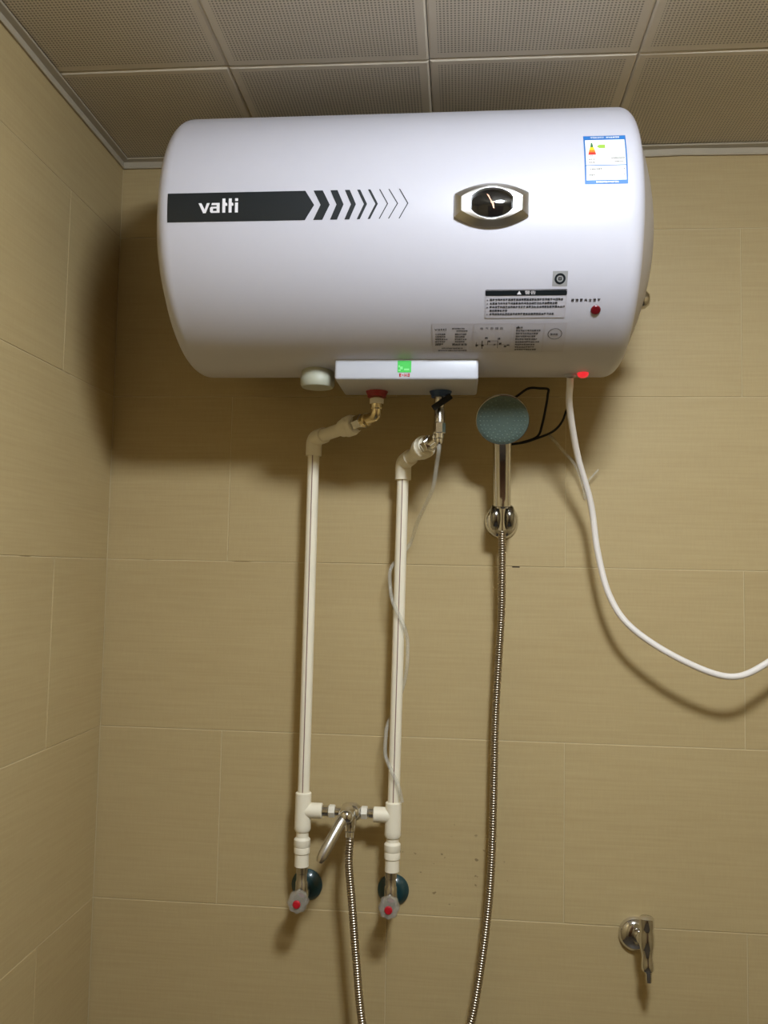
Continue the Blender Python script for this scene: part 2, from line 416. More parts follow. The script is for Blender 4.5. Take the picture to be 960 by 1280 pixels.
def disc(cx, cy, rx, ry, n=28): return [(cx + rx * math.cos(2 * PI * k / n), cy + ry * math.sin(2 * PI * k / n)) for k in range(n)]
def ring(cx, cy, r1, r2, n=28):
    A = disc(cx, cy, r1, r1, n); B = disc(cx, cy, r2, r2, n)
    return [[A[i], A[(i + 1) % n], B[(i + 1) % n], B[i]] for i in range(n)]
def outline(x0, x1, s0, s1, w): return [rect(x0, x1, s0, s0 + w), rect(x0, x1, s1 - w, s1), rect(x0, x0 + w, s0 + w, s1 - w), rect(x1 - w, x1, s0 + w, s1 - w)]
rg = random.Random(11)
def glyph(x, s, w, h):
    """one block character made of a few strokes"""
    out = []; t = w * 0.16
    out.append(rect(x, x + w, s + h * rg.uniform(.7, .85), s + h * rg.uniform(.7, .85) + t))
    out.append(rect(x + w * .1, x + w * .9, s + h * rg.uniform(.3, .5), s + h * .5 + t))
    c = x + w * rg.uniform(.3, .6); out.append(rect(c, c + t, s, s + h))
    if rg.random() < .7: out.append(rect(x + w * .08, x + w * .08 + t, s, s + h * rg.uniform(.5, .9)))
    if rg.random() < .7: out.append(rect(x + w * .8, x + w * .8 + t, s, s + h * rg.uniform(.5, .95)))
    if rg.random() < .6: out.append(rect(x + w * .05, x + w * .95, s, s + t))
    return out
def text_line(x0, x1, s, h, gap=0.25, fine=True):
    out = []; x = x0; w = h * 0.92
    while x + w <= x1 + 1e-6:
        out += glyph(x, s, w, h) if fine else [rect(x, x + w, s, s + h * .8)]
        x += w * (1 + gap)
    return out
def type_text(body, x0, s0, height, width=None):
    """set real lettering as flat polygons"""
    cu = bpy.data.curves.new('lettering', 'FONT'); cu.body = body; cu.size = 1.0; cu.resolution_u = 3
    ob = bpy.data.objects.new('lettering', cu); COL.objects.link(ob)
    dg = bpy.context.evaluated_depsgraph_get(); me = bpy.data.meshes.new_from_object(ob.evaluated_get(dg))
    V = [v.co.copy() for v in me.vertices]; Fs = [tuple(p.vertices) for p in me.polygons]
    bpy.data.objects.remove(ob); bpy.data.curves.remove(cu); bpy.data.meshes.remove(me)
    if not V: return []
    mx, Mx = min(v.x for v in V), max(v.x for v in V); my, My = min(v.y for v in V), max(v.y for v in V)
    k = height / (My - my); kx = k if width is None else width / (Mx - mx)
    return [[(x0 + (V[i].x - mx) * kx, s0 + (V[i].y - my) * k) for i in f] for f in Fs]

# black stripe, its chevrons and the white word
S1, S0 = deg(3.0), deg(-8.7); SM = (S1 + S0) / 2
px2x = lambda c: 0.2397 + (180 + c / 2.667 - 210) * 0.0011011
stripe = decal('brand_stripe', [[(px2x(80), S0), (px2x(538), S0), (px2x(568), SM), (px2x(538), S1), (px2x(80), S1)]], 'print_black', heater, 0.0004, label='black printed stripe with white lettering')
for a, b, tip in ((565, 595, 619), (620, 643, 664), (667, 683, 704), (707, 717, 740), (742, 750, 775), (778, 781.5, 808), (808, 811.5, 840), (842, 845.5, 873)):
    w = b - a; A, B, T = px2x(a), px2x(b), px2x(tip); Ti = px2x(tip - w)
    decal('chevron', [[(A, S1), (B, S1), (T, SM), (Ti, SM)], [(A, S0), (Ti, SM), (T, SM), (B, S0)]], 'print_black', heater, 0.0004)
# lettering "vatti": strokes in crop units (x), heights measured downwards
def LY(y): return S1 - (y - 57) / (152 - 57) * (S1 - S0)
def LP(*pts): return [(px2x(x), LY(y)) for x, y in pts]
word = [LP((185, 92), (195, 92), (206, 113), (201, 124.5)), LP((201, 124.5), (206, 113), (213, 92), (223, 92), (210, 124.5)),
        LP((230, 92), (256, 92), (256, 99), (228, 99)), LP((246, 99), (256, 99), (256, 124), (246, 124)), LP((228, 104), (246, 104), (246, 110), (234, 110)), LP((224, 108), (228, 104), (234, 110), (234, 118), (224, 121)), LP((224, 118), (246, 118), (246, 124), (227, 124)),
        LP((265, 78), (275, 78), (275, 124), (265, 124)), LP((275, 92), (279, 92), (281.5, 96), (281.5, 102), (275, 102)),
        LP((286, 78), (296, 78), (296, 124), (286, 124)), LP((296, 92), (300, 92), (302, 96), (302, 102), (296, 102)),
        LP((307, 92), (317, 92), (317, 124), (307, 124)), LP((307, 78), (317, 78), (317, 87), (307, 87))]
decal('lettering', word, 'print_white', stripe, 0.0008)

# energy label
ex0, ex1, es0, es1 = 0.7966, 0.8514, deg(3.2), deg(26.2); EH = es1 - es0; EW = ex1 - ex0
E_ = lambda u, v: (ex0 + EW * u, es0 + EH * v)
def er(u0, u1, v0, v1): return rect(ex0 + EW * u0, ex0 + EW * u1, es0 + EH * v0, es0 + EH * v1)
en = decal('energy_label', [er(0, 1, 0, 1)], 'label_blue', heater, 0.0004, label='white energy rating sticker with blue border')
decal('label_paper', [er(.035, .965, .07, .335), er(.035, .965, .352, .89)], 'label_white', en, 0.0007)
decal('rating_band', [[E_(.15, .72), E_(.22, .72), E_(.20, .82), E_(.17, .82)]], 'label_green', en, 0.001)
decal('rating_band', [[E_(.12, .66), E_(.25, .66), E_(.225, .72), E_(.145, .72)]], 'label_yellow', en, 0.001)
decal('rating_band', [[E_(.105, .61), E_(.265, .61), E_(.25, .66), E_(.12, .66)]], 'label_orange', en, 0.001)
decal('rating_band', [[E_(.09, .555), E_(.28, .555), E_(.265, .61), E_(.105, .61)]], 'label_red', en, 0.001)
decal('grade_arrow', [[E_(.30, .735), E_(.36, .775), E_(.50, .775), E_(.50, .695), E_(.36, .695)]], 'label_lime', en, 0.001)
try: ttl = type_text('中国能效标识', ex0 + EW * .17, es0 + EH * .925, EH * .045, EW * .32)
except Exception: ttl = []
decal('label_title', ttl + text_line(ex0 + EW * .54, ex0 + EW * .86, es0 + EH * .928, EH * .036, .12), 'label_white', en, 0.001)
decal('label_footer', text_line(ex0 + EW * .26, ex0 + EW * .80, es0 + EH * .02, EH * .028, .2), 'label_white', en, 0.001)
lt = []
for u0, u1, v, h in ((.10, .28, .445, .03), (.62, .95, .465, .03), (.10, .24, .385, .03), (.70, .95, .40, .025), (.11, .42, .255, .032), (.90, .95, .255, .03), (.10, .28, .145, .03), (.90, .95, .145, .03), (.11, .20, .52, .02)):
    lt += text_line(ex0 + EW * u0, ex0 + EW * u1, es0 + EH * v, EH * h, .2)
decal('label_print', lt, 'print_grey', en, 0.001)

# square badge with a ring
q0, q1, qs0, qs1 = 0.7588, 0.7786, deg(-35.2), deg(-29.3)
sq = decal('badge_sticker', [rect(q0, q1, qs0, qs1)], 'sticker_grey', heater, 0.0004, label='small grey square sticker with a black ring')
qc, qm = (q0 + q1) / 2, (qs0 + qs1) / 2
decal('badge_ring', ring(qc, qm, 0.0072, 0.0045) + [rect(qc - .002, qc + .002, qm - .002, qm - .0008), rect(qc - .002, qc + .002, qm + .0006, qm + .0018), rect(qc - .0022, qc - .0012, qm - .002, qm + .002), rect(qc + .0012, qc + .0022, qm - .002, qm + .002)], 'print_black', sq, 0.0008)

# warning label
w0, w1, ws0, ws1 = 0.6703, 0.7798, deg(-48.6), deg(-36.2); WH = ws1 - ws0
wl = decal('warning_label', [round_rect(w0, w1, ws0, ws1, 0.002)], 'sticker_clear', heater, 0.0004, label='warning label with a black heading bar')
decal('label_border', outline(w0 + .001, w1 - .001, ws0 + .001, ws1 - .001, .0005), 'sticker_line', wl, 0.0008)
decal('heading_bar', [round_rect(w0 + .0005, w1 - .0005, ws1 - WH * .21, ws1 - .0003, 0.0015)], 'print_black', wl, 0.0008)
tri = [(w0 + .0425, ws1 - WH * .17), (w0 + .0485, ws1 - WH * .17), (w0 + .0455, ws1 - WH * .05)]
try: hd = type_text('警告', w0 + .053, ws1 - WH * .17, WH * .12, .0145)
except Exception: hd = []
decal('heading_text', [tri] + hd, 'print_white', wl, 0.0012)
wt = []
for k, (a, b) in enumerate(((.06, .98), (.06, .90), (.06, .99), (.06, .30), (.06, .88))):
    s = ws1 - WH * (.385 + .125 * k); X0 = w0 + (w1 - w0) * a; X1 = w0 + (w1 - w0) * b
    wt += text_line(X0, X1, s, .0034, .12)
    if k != 3: wt += text_line(w0 + .0025, w0 + .0045, s, .002, .1)
decal('label_print', wt, 'print_black', wl, 0.0008)

# rating plate in three panels
r0_, r1_, rs0, rs1 = 0.5982, 0.7832, deg(-67.2), deg(-51.0); RH = rs1 - rs0
rpl = decal('rating_plate', [rect(r0_, r1_, rs0, rs1)], 'sticker_clear', heater, 0.0004, label='rating plate with wiring diagram and small print')
decal('plate_border', outline(r0_, 0.6555, rs0, rs1, .0004) + outline(0.6565, 0.7085, rs0, rs1, .0004) + outline(0.7125, 0.7530, rs0, rs1, .0004) + outline(0.7535, r1_, rs0, rs1, .0004), 'sticker_line', rpl, 0.0008)
RP = lambda a: rs1 - RH * a
pt = []
pt += type_text('vatti', 0.6015, RP(.215), .0042, .0165)
pt += text_line(0.626, 0.644, RP(.17), .0022, .1) + text_line(0.632, 0.648, RP(.25), .0026, .1)
for k in range(5): pt += text_line(0.602, 0.602 + rg.uniform(.012, .019), RP(.36 + .085 * k), .0030, .08) + (text_line(0.630, 0.630 + rg.uniform(.010, .017), RP(.36 + .085 * k), .0028, .08) if k < 4 else [])
pt += text_line(0.626, 0.648, RP(.73), .0044, .05) + text_line(0.602, 0.612, RP(.73), .0026, .1)
pt += text_line(0.611, 0.642, RP(.86), .0026, .06) + text_line(0.606, 0.648, RP(.95), .0028, .06)
try: pt += [p for i, ch in enumerate('电气原理图') for p in type_text(ch, 0.6655 + i * .0068, RP(.19), .0040)]
except Exception: pass
# wiring diagram
for a, b, c, d in ((.660, .702, .70, .708), (.668, .669, .56, .86), (.676, .690, .56, .568), (.690, .6906, .56, .84), (.676, .6766, .56, .70), (.660, .6606, .62, .80)): pt.append(rect(a, b, RP(d), RP(c)))
for X, a in ((.659, .76), (.667, .76), (.676, .62), (.684, .74), (.692, .70), (.699, .80), (.703, .76), (.672, .50), (.690, .52)): pt += glyph(X, RP(a), .004, .0036)
for k in range(9): pt += text_line(0.7145, 0.7145 + (rg.uniform(.026, .037) if k else .012), RP(.16 + .095 * k), .0031, .08)
pt += [[(.7155, RP(.16)), (.7195, RP(.16)), (.7175, RP(.07))]]
pt += ring(0.7685, RP(.34), .0098, .0090, 24)
pt += text_line(0.7620, 0.7750, RP(.385), .0036, .1)
decal('plate_print', pt, 'print_grey', rpl, 0.0008)
# red button and its caption
decal('button_caption', text_line(0.7855, 0.8285, deg(-41.6), .0042, .5), 'print_grey', heater, 0.0004)
def on_shell(x, d, r=HR): th = math.radians(d); return Vector((x, HY - r * math.cos(th), HZ + r * math.sin(th)))
nrm = lambda d: Vector((0, -math.cos(math.radians(d)), math.sin(math.radians(d))))
bm = bmesh.new(); lathe(bm, on_shell(0.8195, -45.2, HR - .002), nrm(-45.2), [(0, .0066), (.0030, .0066), (.0040, .0058), (.0044, .004), (.0044, 0)], 24)
part('red_button', bm, 'red_plastic', heater, label='small round dark red button')

# gauge
gx, gd = 0.6762, -4.4
gauge_o = on_shell(gx, gd, HR); gn = nrm(gd); gu = Vector((0, gn.z, -gn.y)) * -1
gu = Vector((1, 0, 0)).cross(gn); gu = gu if gu.z > 0 else -gu
def gp(x, s, h):                                    # point on the gauge: follows the shell's curve
    th = math.radians(gd) + s / HR; r = HR + h; return Vector((gx + x, HY - r * math.cos(th), HZ + r * math.sin(th)))
def lens_outline(hw, hh, he, n=14):
    """flat short ends (half height he), bowed top and bottom"""
    pts = []
    for k in range(n + 1):
        x = -hw + 2 * hw * k / n; pts.append((x, he + (hh - he) * (1 - (x / hw) ** 2)))
    for k in range(n + 1):
        x = hw - 2 * hw * k / n; pts.append((x, -(he + (hh - he) * (1 - (x / hw) ** 2))))
    return pts
def loft(rings, close_last=False):
    bm = bmesh.new(); R_ = [[bm.verts.new(p) for p in r] for r in rings]
    for A, B in zip(R_, R_[1:]):
        for i in range(len(A)):
            j = (i + 1) % len(A); bm.faces.new((A[i], A[j], B[j], B[i]))
    if close_last: bm.faces.new(R_[-1])
    return bm
def ell_like(pts, a, b):                            # ellipse sampled in the direction of each outline point
    out = []
    for x, y in pts:
        t = math.atan2(y / 0.03, x / 0.05); out.append((a * math.cos(t), b * math.sin(t)))
    return out
O0 = lens_outline(.0482, .0285, .0150); O1 = lens_outline(.0470, .0272, .0140); O2 = lens_outline(.0392, .0212, .0085)
E2 = lambda a, b: ell_like(O2, a, b)
gauge = part('gauge_bezel', loft([[gp(x, s, -.001) for x, s in O0], [gp(x, s, .004) for x, s in O0], [gp(x, s, .0055) for x, s in O1], [gp(x, s, .0105) for x, s in O2]]), 'satin_silver', heater, 25, label='silver framed oval gauge')
part('gauge_rim', loft([[gp(x, s, .0104) for x, s in O2], [gp(x, s, .0112) for x, s in O2], [gp(x, s, .0125) for x, s in E2(.0312, .0200)], [gp(x, s, .0125) for x, s in E2(.0298, .0187)], [gp(x, s, .0075) for x, s in E2(.0286, .0176)]]), 'silver_rim', gauge, 40)
dial = part('gauge_dial', loft([[gp(x * f, s * f, .0078 + .0042 * (1 - f * f)) for x, s in E2(.0290, .0180)] for f in (1, .85, .7, .55, .4, .25, .1)], True), 'dial_black', gauge, 60)
nd = bmesh.new()
for P in ([(-.0068, .0105), (-.0038, .0088), (.0012, -.0005), (-.0010, .0008)], [(-.0020, .0010), (.0030, .0014), (.0012, -.0012), (-.0004, -.0010)], [(-.0002, -.0004), (.0022, .0006), (.0036, -.0078), (.0018, -.0070)]):
    A = [nd.verts.new(gp(x, s, .0122)) for x, s in P]; B = [nd.verts.new(gp(x, s, .0130)) for x, s in P]
    nd.faces.new(B); nd.faces.new(A[::-1])
    for i in range(4): nd.faces.new((A[i], A[(i + 1) % 4], B[(i + 1) % 4], B[i]))
part('gauge_needle', nd, 'needle_orange', gauge)

# outlet cover under the drum, drain cap, collars, indicator lamp
bm = bmesh.new(); box(0.4530, 0.6645, -0.2745, -0.160, 1.7690, 1.812, 0.004, 3, bm)
cover = part('outlet_cover', bm, 'plastic_white', heater, 40, label='white box-shaped outlet cover with a green sticker')
gs = part('green_sticker', box(0.5465, 0.5665, -0.2751, -0.2743, 1.7795, 1.7970), 'sticker_green', cover)
bm = bmesh.new()
for a, b, c, d in ((.5475, .5500, 1.787, 1.790), (.5500, .554, 1.784, 1.788), (.5475, .5510, 1.7815, 1.7835), (.556, .5635, 1.7825, 1.7850)): box(a, b, -0.2754, -0.2749, c, d, bm=bm)
part('sticker_mark', bm, 'sticker_green_light', cover)
bm = bmesh.new()
for a, b, c, d in ((.5495, .5508, 1.7702, 1.7748), (.5495, .5525, 1.7735, 1.7748), (.5495, .5520, 1.7719, 1.7731), (.5495, .5525, 1.7702, 1.7713), (.5535, .5558, 1.7719, 1.7732), (.5570, .5580, 1.7702, 1.7748), (.5570, .5605, 1.7716, 1.7728), (.5595, .5605, 1.7702, 1.7748), (.5618, .5650, 1.7702, 1.7713), (.5618, .5650, 1.7735, 1.7748), (.5618, .5630, 1.7702, 1.7748), (.5640, .5650, 1.7702, 1.7748)):
    box(a - .0005, b - .0005, -0.2750, -0.2743, c + .0030, d + .0030, bm=bm)
part('red_print', bm, 'label_red', cover)
bm = bmesh.new(); lathe(bm, (0.4200, -0.228, 1.797), (0, 0, -1), [(0, .0250), (.014, .0250), (.016, .0262), (.026, .0260), (.0300, .0238), (.0312, .018), (.0312, 0)], 36)
part('drain_cap', bm, 'plastic_cap', heater, label='round white screw cap under the drum')
for x, m in ((0.5080, 'red_collar'), (0.6080, 'blue_collar')):
    bm = bmesh.new(); lathe(bm, (x, -0.190, 1.7735), (0, 0, -1), [(0, .0175), (.005, .0175), (.010, .0150), (.0135, .0145), (.0135, 0.0)], 30)
    part('inlet_collar', bm, m, heater, label='red inlet collar' if m[0] == 'r' else 'blue inlet collar')
bm = bmesh.new(); lathe(bm, (0.8215, -0.222, 1.797), (0, 0, -1), [(0, .0085), (.008, .0085), (.011, .0075), (.013, .005), (.0135, 0)], 24)
part('indicator_lamp', bm, 'red_lamp', heater, label='small lit red indicator lamp')

# ------------------------------------------------------------------ power cord
bm = bmesh.new(); lathe(bm, (0.8040, -0.213, 1.795), (0, 0, -1), [(0, .0085), (.007, .0085), (.009, .0065), (.0092, 0)], 20); part('cord_grommet', bm, 'plastic_white', heater)
cord_pts = [(0.8040, -0.213, 1.7857), (0.8042, -0.207, 1.775), (0.8086, -0.17, 1.7475), (0.8293, -0.11, 1.6804), (0.8559, -0.075, 1.6057), (0.8686, -0.066, 1.5264), (0.8874, -0.07, 1.4543), (0.9214, -0.08, 1.4035), (0.9947, -0.09, 1.3563), (1.0727, -0.09, 1.3308), (1.1343, -0.08, 1.3542), (1.20, -0.065, 1.405), (1.27, -0.045, 1.47), (1.31, -0.022, 1.54), (1.32, -0.004, 1.58)]
bm = bmesh.new(); tube(bm, spline(cord_pts, 10), 0.0052, 12)
bm2 = part('power_cord', bm, 'cord_white', None, 80)
bm2['label'] = 'white power cord hanging from the water heater and looping off to the right'; bm2['category'] = 'cord'

# ------------------------------------------------------------------ plumbing
def elbow_path(p, c, q, r, n=8):
    p, c, q = Vector(p), Vector(c), Vector(q); a = c + (p - c).normalized() * r; b = c + (q - c).normalized() * r
    return [p] + [a * (1 - t) ** 2 + c * 2 * t * (1 - t) + b * t * t for t in [k / n for k in range(n + 1)]] + [q]
def stripe_strip(bm, a, b, r, w=0.0015):
    a, b = Vector(a), Vector(b); d = (b - a).normalized(); out = Vector((0, -1, 0)); sd = d.cross(out).normalized()
    vs = [[bm.verts.new(p + sd * w / 2 * s + out * (r + h)) for s, h in ((-1, -.0006), (1, -.0006), (1, .0003), (-1, .0003))] for p in (a, b)]
    for i in range(4): bm.faces.new((vs[0][i], vs[0][(i + 1) % 4], vs[1][(i + 1) % 4], vs[1][i]))
    bm.faces.new(vs[0]); bm.faces.new(vs[1][::-1])
PY = -0.05; PRAD = 0.0100
def riser(name, label, top, bot, adapt, tee_top, tee_bot, un, branch_dir, branch_len, zb):
    """white plastic riser: elbow and adapter at the top, tee and union at the bottom"""
    T = Vector(top); B = Vector(bot); A = Vector(adapt)
    at = lambda z: T.lerp(B, (T.z - z) / (T.z - B.z))
    root = thing(name, label, 'pipe', tuple(at(un[3])), 'white water pipes')
    part('pipe', between(at(T.z - 0.02), at(tee_top - 0.012), PRAD, 28), 'ppr_white', root)
    bm = bmesh.new(); stripe_strip(bm, at(T.z - 0.030), at(tee_top + 0.001), PRAD); part('stripe', bm, 'ppr_stripe', root, label='thin reddish line along the pipe')
    d = (A - T).normalized()
    bm = bmesh.new(); tube(bm, elbow_path(T + Vector((0, 0, -0.030)), T, T + d * 0.032, 0.012), 0.0138, 24); part('elbow', bm, 'ppr_white', root, 50)
    L_ = (A - T).length
    part('branch_pipe', between(T + d * 0.028, T + d * (L_ - 0.02), 0.0108, 24), 'ppr_white', root)
    bm = bmesh.new(); lathe(bm, T + d * (L_ - 0.038), d, [(0, .0125), (.003, .0145), (.014, .0150), (.016, .0172), (.028, .0174), (.031, .0150), (.038, .0145), (.038, 0.008)], 28); part('adapter', bm, 'ppr_white', root)
    # tee
    bm = bmesh.new(); zt = at(tee_top); L2 = tee_top - tee_bot
    lathe(bm, zt, at(tee_bot) - zt, [(0, .0118), (.0015, .0135), (L2 - .010, .0137), (L2 - .004, .0140), (L2, .0122), (L2, 0)], 28)
    tee = part('tee', bm, 'ppr_white', root)
    cb = at(zb); bm = bmesh.new(); bd = Vector((branch_dir, 0, 0))
    lathe(bm, cb, bd, [(0, .0128), (branch_len - .001, .0128), (branch_len, .0118), (branch_len, 0)], 28); part('tee_branch', bm, 'ppr_white', tee)
    # union
    u0_, u1_, u2_, u3_ = un; p = at(tee_bot)
    bm = bmesh.new(); lathe(bm, p + Vector((0, 0, .003)), (0, 0, -1), [(0, .0105), (tee_bot - u0_ + .002, .0105), (tee_bot - u0_ + .006, .0138), (tee_bot - u1_ - .001, .0140), (tee_bot - u1_ + .001, .0128), (tee_bot - u1_ + .003, .0134), (tee_bot - u2_ + .001, .0134), (tee_bot - u2_ + .003, .0118), (tee_bot - u3_ + .003, .0122), (tee_bot - u3_ + .003, 0)], 28)
    part('union', bm, 'ppr_white', root)
    return root, d, at
hot, dh, hot_at = riser('water_pipe', 'left white plastic water pipe rising to the red inlet of the heater', (0.3855, PY, 1.7155), (0.3820, PY, 0.985), (0.4684, -0.1400, 1.7262), 1.112, 1.0475, (1.037, 1.020, 1.010, 0.990), 1, 0.033, 1.082)
cold, dc, cold_at = riser('water_pipe', 'right white plastic water pipe rising to the blue inlet of the heater', (0.5420, PY, 1.6752), (0.5345, PY, 0.985), (0.5850, -0.135, 1.6925), 1.102, 1.0440, (1.036, 1.019, 1.008, 0.989), -1, 0.033, 1.080)
# hot: chrome hex, brass elbow, nut up to the red collar
A = Vector((0.4684, -0.1400, 1.7262)); EC = Vector((0.5080, -0.190, 1.7305)); d = (EC - A).normalized()
part('hex_nipple', cyl(A - d * .004, d, .030, .0125, 6, .001), 'chrome', hot)
part('brass_collar', cyl(A + d * .026, d, .012, .0110, 24, .001), 'brass', hot)
bm = bmesh.new(); tube(bm, elbow_path(A + d * .030, EC, EC + Vector((0, 0, .016)), .010), .0085, 20); part('brass_elbow', bm, 'brass', hot, 60)
part('brass_ring', cyl(EC + Vector((0, 0, .010)), (0, 0, 1), .010, .0100, 24, .0015), 'brass', hot)
part('tape_wrap', cyl(EC + Vector((0, 0, .0185)), (0, 0, 1), .009, .0108, 24, .001), 'ptfe_tape', hot)
part('brass_nipple', cyl(EC + Vector((0, 0, .026)), (0, 0, 1), .0033, .0085, 24, .0005), 'brass', hot)
# cold: chrome coupling from the adapter to the safety valve
A = Vector((0.5850, -0.135, 1.6925)); d = (Vector((0.6066, -0.190, 1.6985)) - A).normalized()
part('hex_nipple', cyl(A - d * .004, d, .026, .0135, 6, .001), 'chrome', cold)
part('coupling', cyl(A + d * .018, d, .037, .0092, 20, .001), 'chrome', cold)
bm = bmesh.new()
for k in range(3): cyl(A - d * (.012 + .007 * k), d, .0035, .0190 - .0004 * k, 28, .001, bm)
part('grip_ring', bm, 'ppr_white', cold)
sv = thing('safety_valve', 'chrome safety valve with a black lever under the blue inlet', 'valve', (0.6066, -0.190, 1.6865))
bm = bmesh.new(); lathe(bm, (0.6066, -0.190, 1.7600), (0, 0, -1), [(0, .0085), (.010, .0085), (.012, .0075), (.020, .0075), (.022, .0085), (.040, .0085), (.041, .007), (.043, .007)], 24); part('body', bm, 'chrome_worn', sv)
part('hex_collar', cyl((0.6066, -0.190, 1.7200), (0, 0, -1), .017, .0098, 6, .0012), 'chrome', sv)
bm = bmesh.new(); lathe(bm, (0.6066, -0.190, 1.7035), (0, 0, -1), [(0, .0075), (.008, .0075), (.009, .0058), (.012, .0060), (.016, .0050), (.0175, .0035), (.0175, 0)], 20); part('outlet_nozzle', bm, 'chrome', sv)
bm = bmesh.new(); box(-.0180, .0170, -.0026, .0026, -.0046, .0046, .0014, 2, bm)
lm = Matrix.Translation((0.6110, -0.2040, 1.7500)) @ Matrix.Rotation(math.radians(-36), 4, 'Y') @ Matrix.Rotation(math.radians(8), 4, 'Z'); bm.transform(lm)
part('lever', bm, 'black_rubber', sv, label='black lever')
part('lever_pin', cyl((0.6078, -0.190, 1.7480), (0, -1, 0), .014, .004, 14, .0006), 'chrome', sv)
# clear relief tube twisting round the cold riser
tp = [(0.6066, -0.190, 1.6860), (0.6062, -0.190, 1.676), (0.6032, -0.175, 1.6573), (0.5967, -0.15, 1.6219), (0.5815, -0.11, 1.5926), (0.5680, -0.075, 1.5677), (0.5560, -0.035, 1.538)]
def around(z, ang, r=0.0165):
    c = cold_at(z); a = math.radians(ang); return (c.x + r * math.cos(a), c.y + r * math.sin(a), z)
tp += [around(1.515, 90), around(1.492, 180), around(1.462, 195), around(1.435, 235), around(1.400, 300), around(1.372, 345), around(1.335, 0), around(1.300, 45), around(1.262, 90), around(1.228, 150), around(1.205, 180), around(1.180, 200), around(1.160, 250), around(1.132, 300), around(1.105, 330, .017)]
bm = bmesh.new(); tube(bm, spline(tp, 8), .0034, 10)
o = part('relief_tube', bm, 'clear_plastic', None, 80); o['label'] = 'thin clear plastic tube hanging from the safety valve and twisted round the pipe'; o['category'] = 'tube'

# angle valves
def angle_valve(x, zf, top, label):
    root = thing('angle_valve', label, 'valve', (x, -0.0005, zf), 'angle valves')
    bm = bmesh.new(); lathe(bm, (x + .001, -0.0006, zf), (0, -1, 0), [(0, .0270), (.002, .0270), (.006, .0235), (.010, .0180), (.012, .0125), (.012, 0)], 32); part('wall_flange', bm, 'teal_film', root, label='teal wall flange')
    bm = bmesh.new(); lathe(bm, (x, -0.010, zf), (0, -1, 0), [(0, .0095), (.022, .0095), (.024, .0120), (.050, .0120), (.052, .0100), (.056, .0100), (.056, 0)], 24); part('body', bm, 'chrome', root)
    bm = bmesh.new(); lathe(bm, (x, PY, zf), (0, 0, 1), [(0, .0102), (.022, .0102), (.024, .0088), (top - zf - .012, .0088), (top - zf - .011, .0098), (top - zf + .002, .0098), (top - zf + .002, 0)], 24); part('outlet', bm, 'chrome_worn', root)
    bm = bmesh.new(); n = 40; rings = []
    for y, r in ((-.064, .010), (-.066, .0150), (-.072, .0172), (-.086, .0165), (-.090, .0140), (-.091, .009)):
        rings.append([Vector((x + (r * (1 + .055 * math.cos(8 * 2 * PI * k / n))) * math.cos(2 * PI * k / n), y, zf + (r * (1 + .055 * math.cos(8 * 2 * PI * k / n))) * math.sin(2 * PI * k / n))) for k in range(n)])
    bm.free(); knob = part('knob', loft(rings, True), 'clear_knob', root, 40, label='ribbed clear knob')
    bm = bmesh.new(); lathe(bm, (x, -0.0895, zf), (0, -1, 0), [(0, .0066), (.003, .0066), (.0045, .0052), (.0048, 0)], 20); part('red_disc', bm, 'valve_red', knob)
    return root
angle_valve(hot_at(.985).x + .001, 0.942, 0.990, 'chrome angle valve with red disc below the left white pipe')
angle_valve(cold_at(.985).x - .001, 0.941, 0.989, 'chrome angle valve with red disc below the right white pipe')

# mixer tap between the tees
mz = 1.0825; my = PY
mx = thing('mixer_tap', 'chrome single-lever mixer tap fixed between the two white pipes', 'tap', (0.459, my, mz - .02))
bm = bmesh.new(); lathe(bm, (0.4157, my, mz), (1, 0, 0), [(0, .0088), (.010, .0088), (.011, .0070), (.032, .0070), (.034, .0120), (.040, .0150), (.050, .0158), (.058, .0145), (.063, .0105), (.065, .0070), (.078, .0070), (.079, .0088), (.0862, .0088)], 28); part('body', bm, 'chrome', mx, 45)
for x in (0.4265, 0.4815): part('hex_nut', cyl((x, my, mz), (1, 0, 0), .0105, .0108, 6, .001), 'ptfe_tape', mx, label='pale hex nut')
bm = bmesh.new(); lathe(bm, (0.4600, my - .008, mz + .000), (0, -1, 0), [(0, .0145), (.012, .0145), (.020, .0135), (.027, .0105), (.031, .006), (.032, 0)], 28); part('cartridge_cap', bm, 'chrome', mx, 60)
bm = bmesh.new(); P0 = Vector((0.4585, -0.078, mz + .001)); P1 = Vector((0.4230, -0.122, 1.0215)); path = spline([P0, P0.lerp(P1, .2) + Vector((0, -.006, .003)), P0.lerp(P1, .6) + Vector((0, -.005, .002)), P1], 6)
tube(bm, path, lambda i: [.0088, .0096, .0098, .0096, .0092, .0090, .0088, .0087, .0086, .0086, .0086, .0086, .0086, .0087, .0087, .0086, .0082, .0072, .0045][min(i, 18)], 16)
ax = (P1 - P0).normalized(); flat = Vector((0.1, -1, 0.3)); flat = (flat - ax * flat.dot(ax)).normalized()
for v in bm.verts:                                  # squash the round section into a paddle
    w = v.co - (P0 + ax * (v.co - P0).dot(ax)); v.co -= flat * w.dot(flat) * .35
part('lever', bm, 'chrome_worn', mx, 60)
bm = bmesh.new(); lathe(bm, (0.4655, -0.066, mz - .006), (0, -.18, -1), [(0, .0105), (.012, .0100), (.014, .0090), (.020, .0090), (.0215, .0078), (.030, .0075), (.030, 0)], 20); part('outlet', bm, 'chrome', mx)

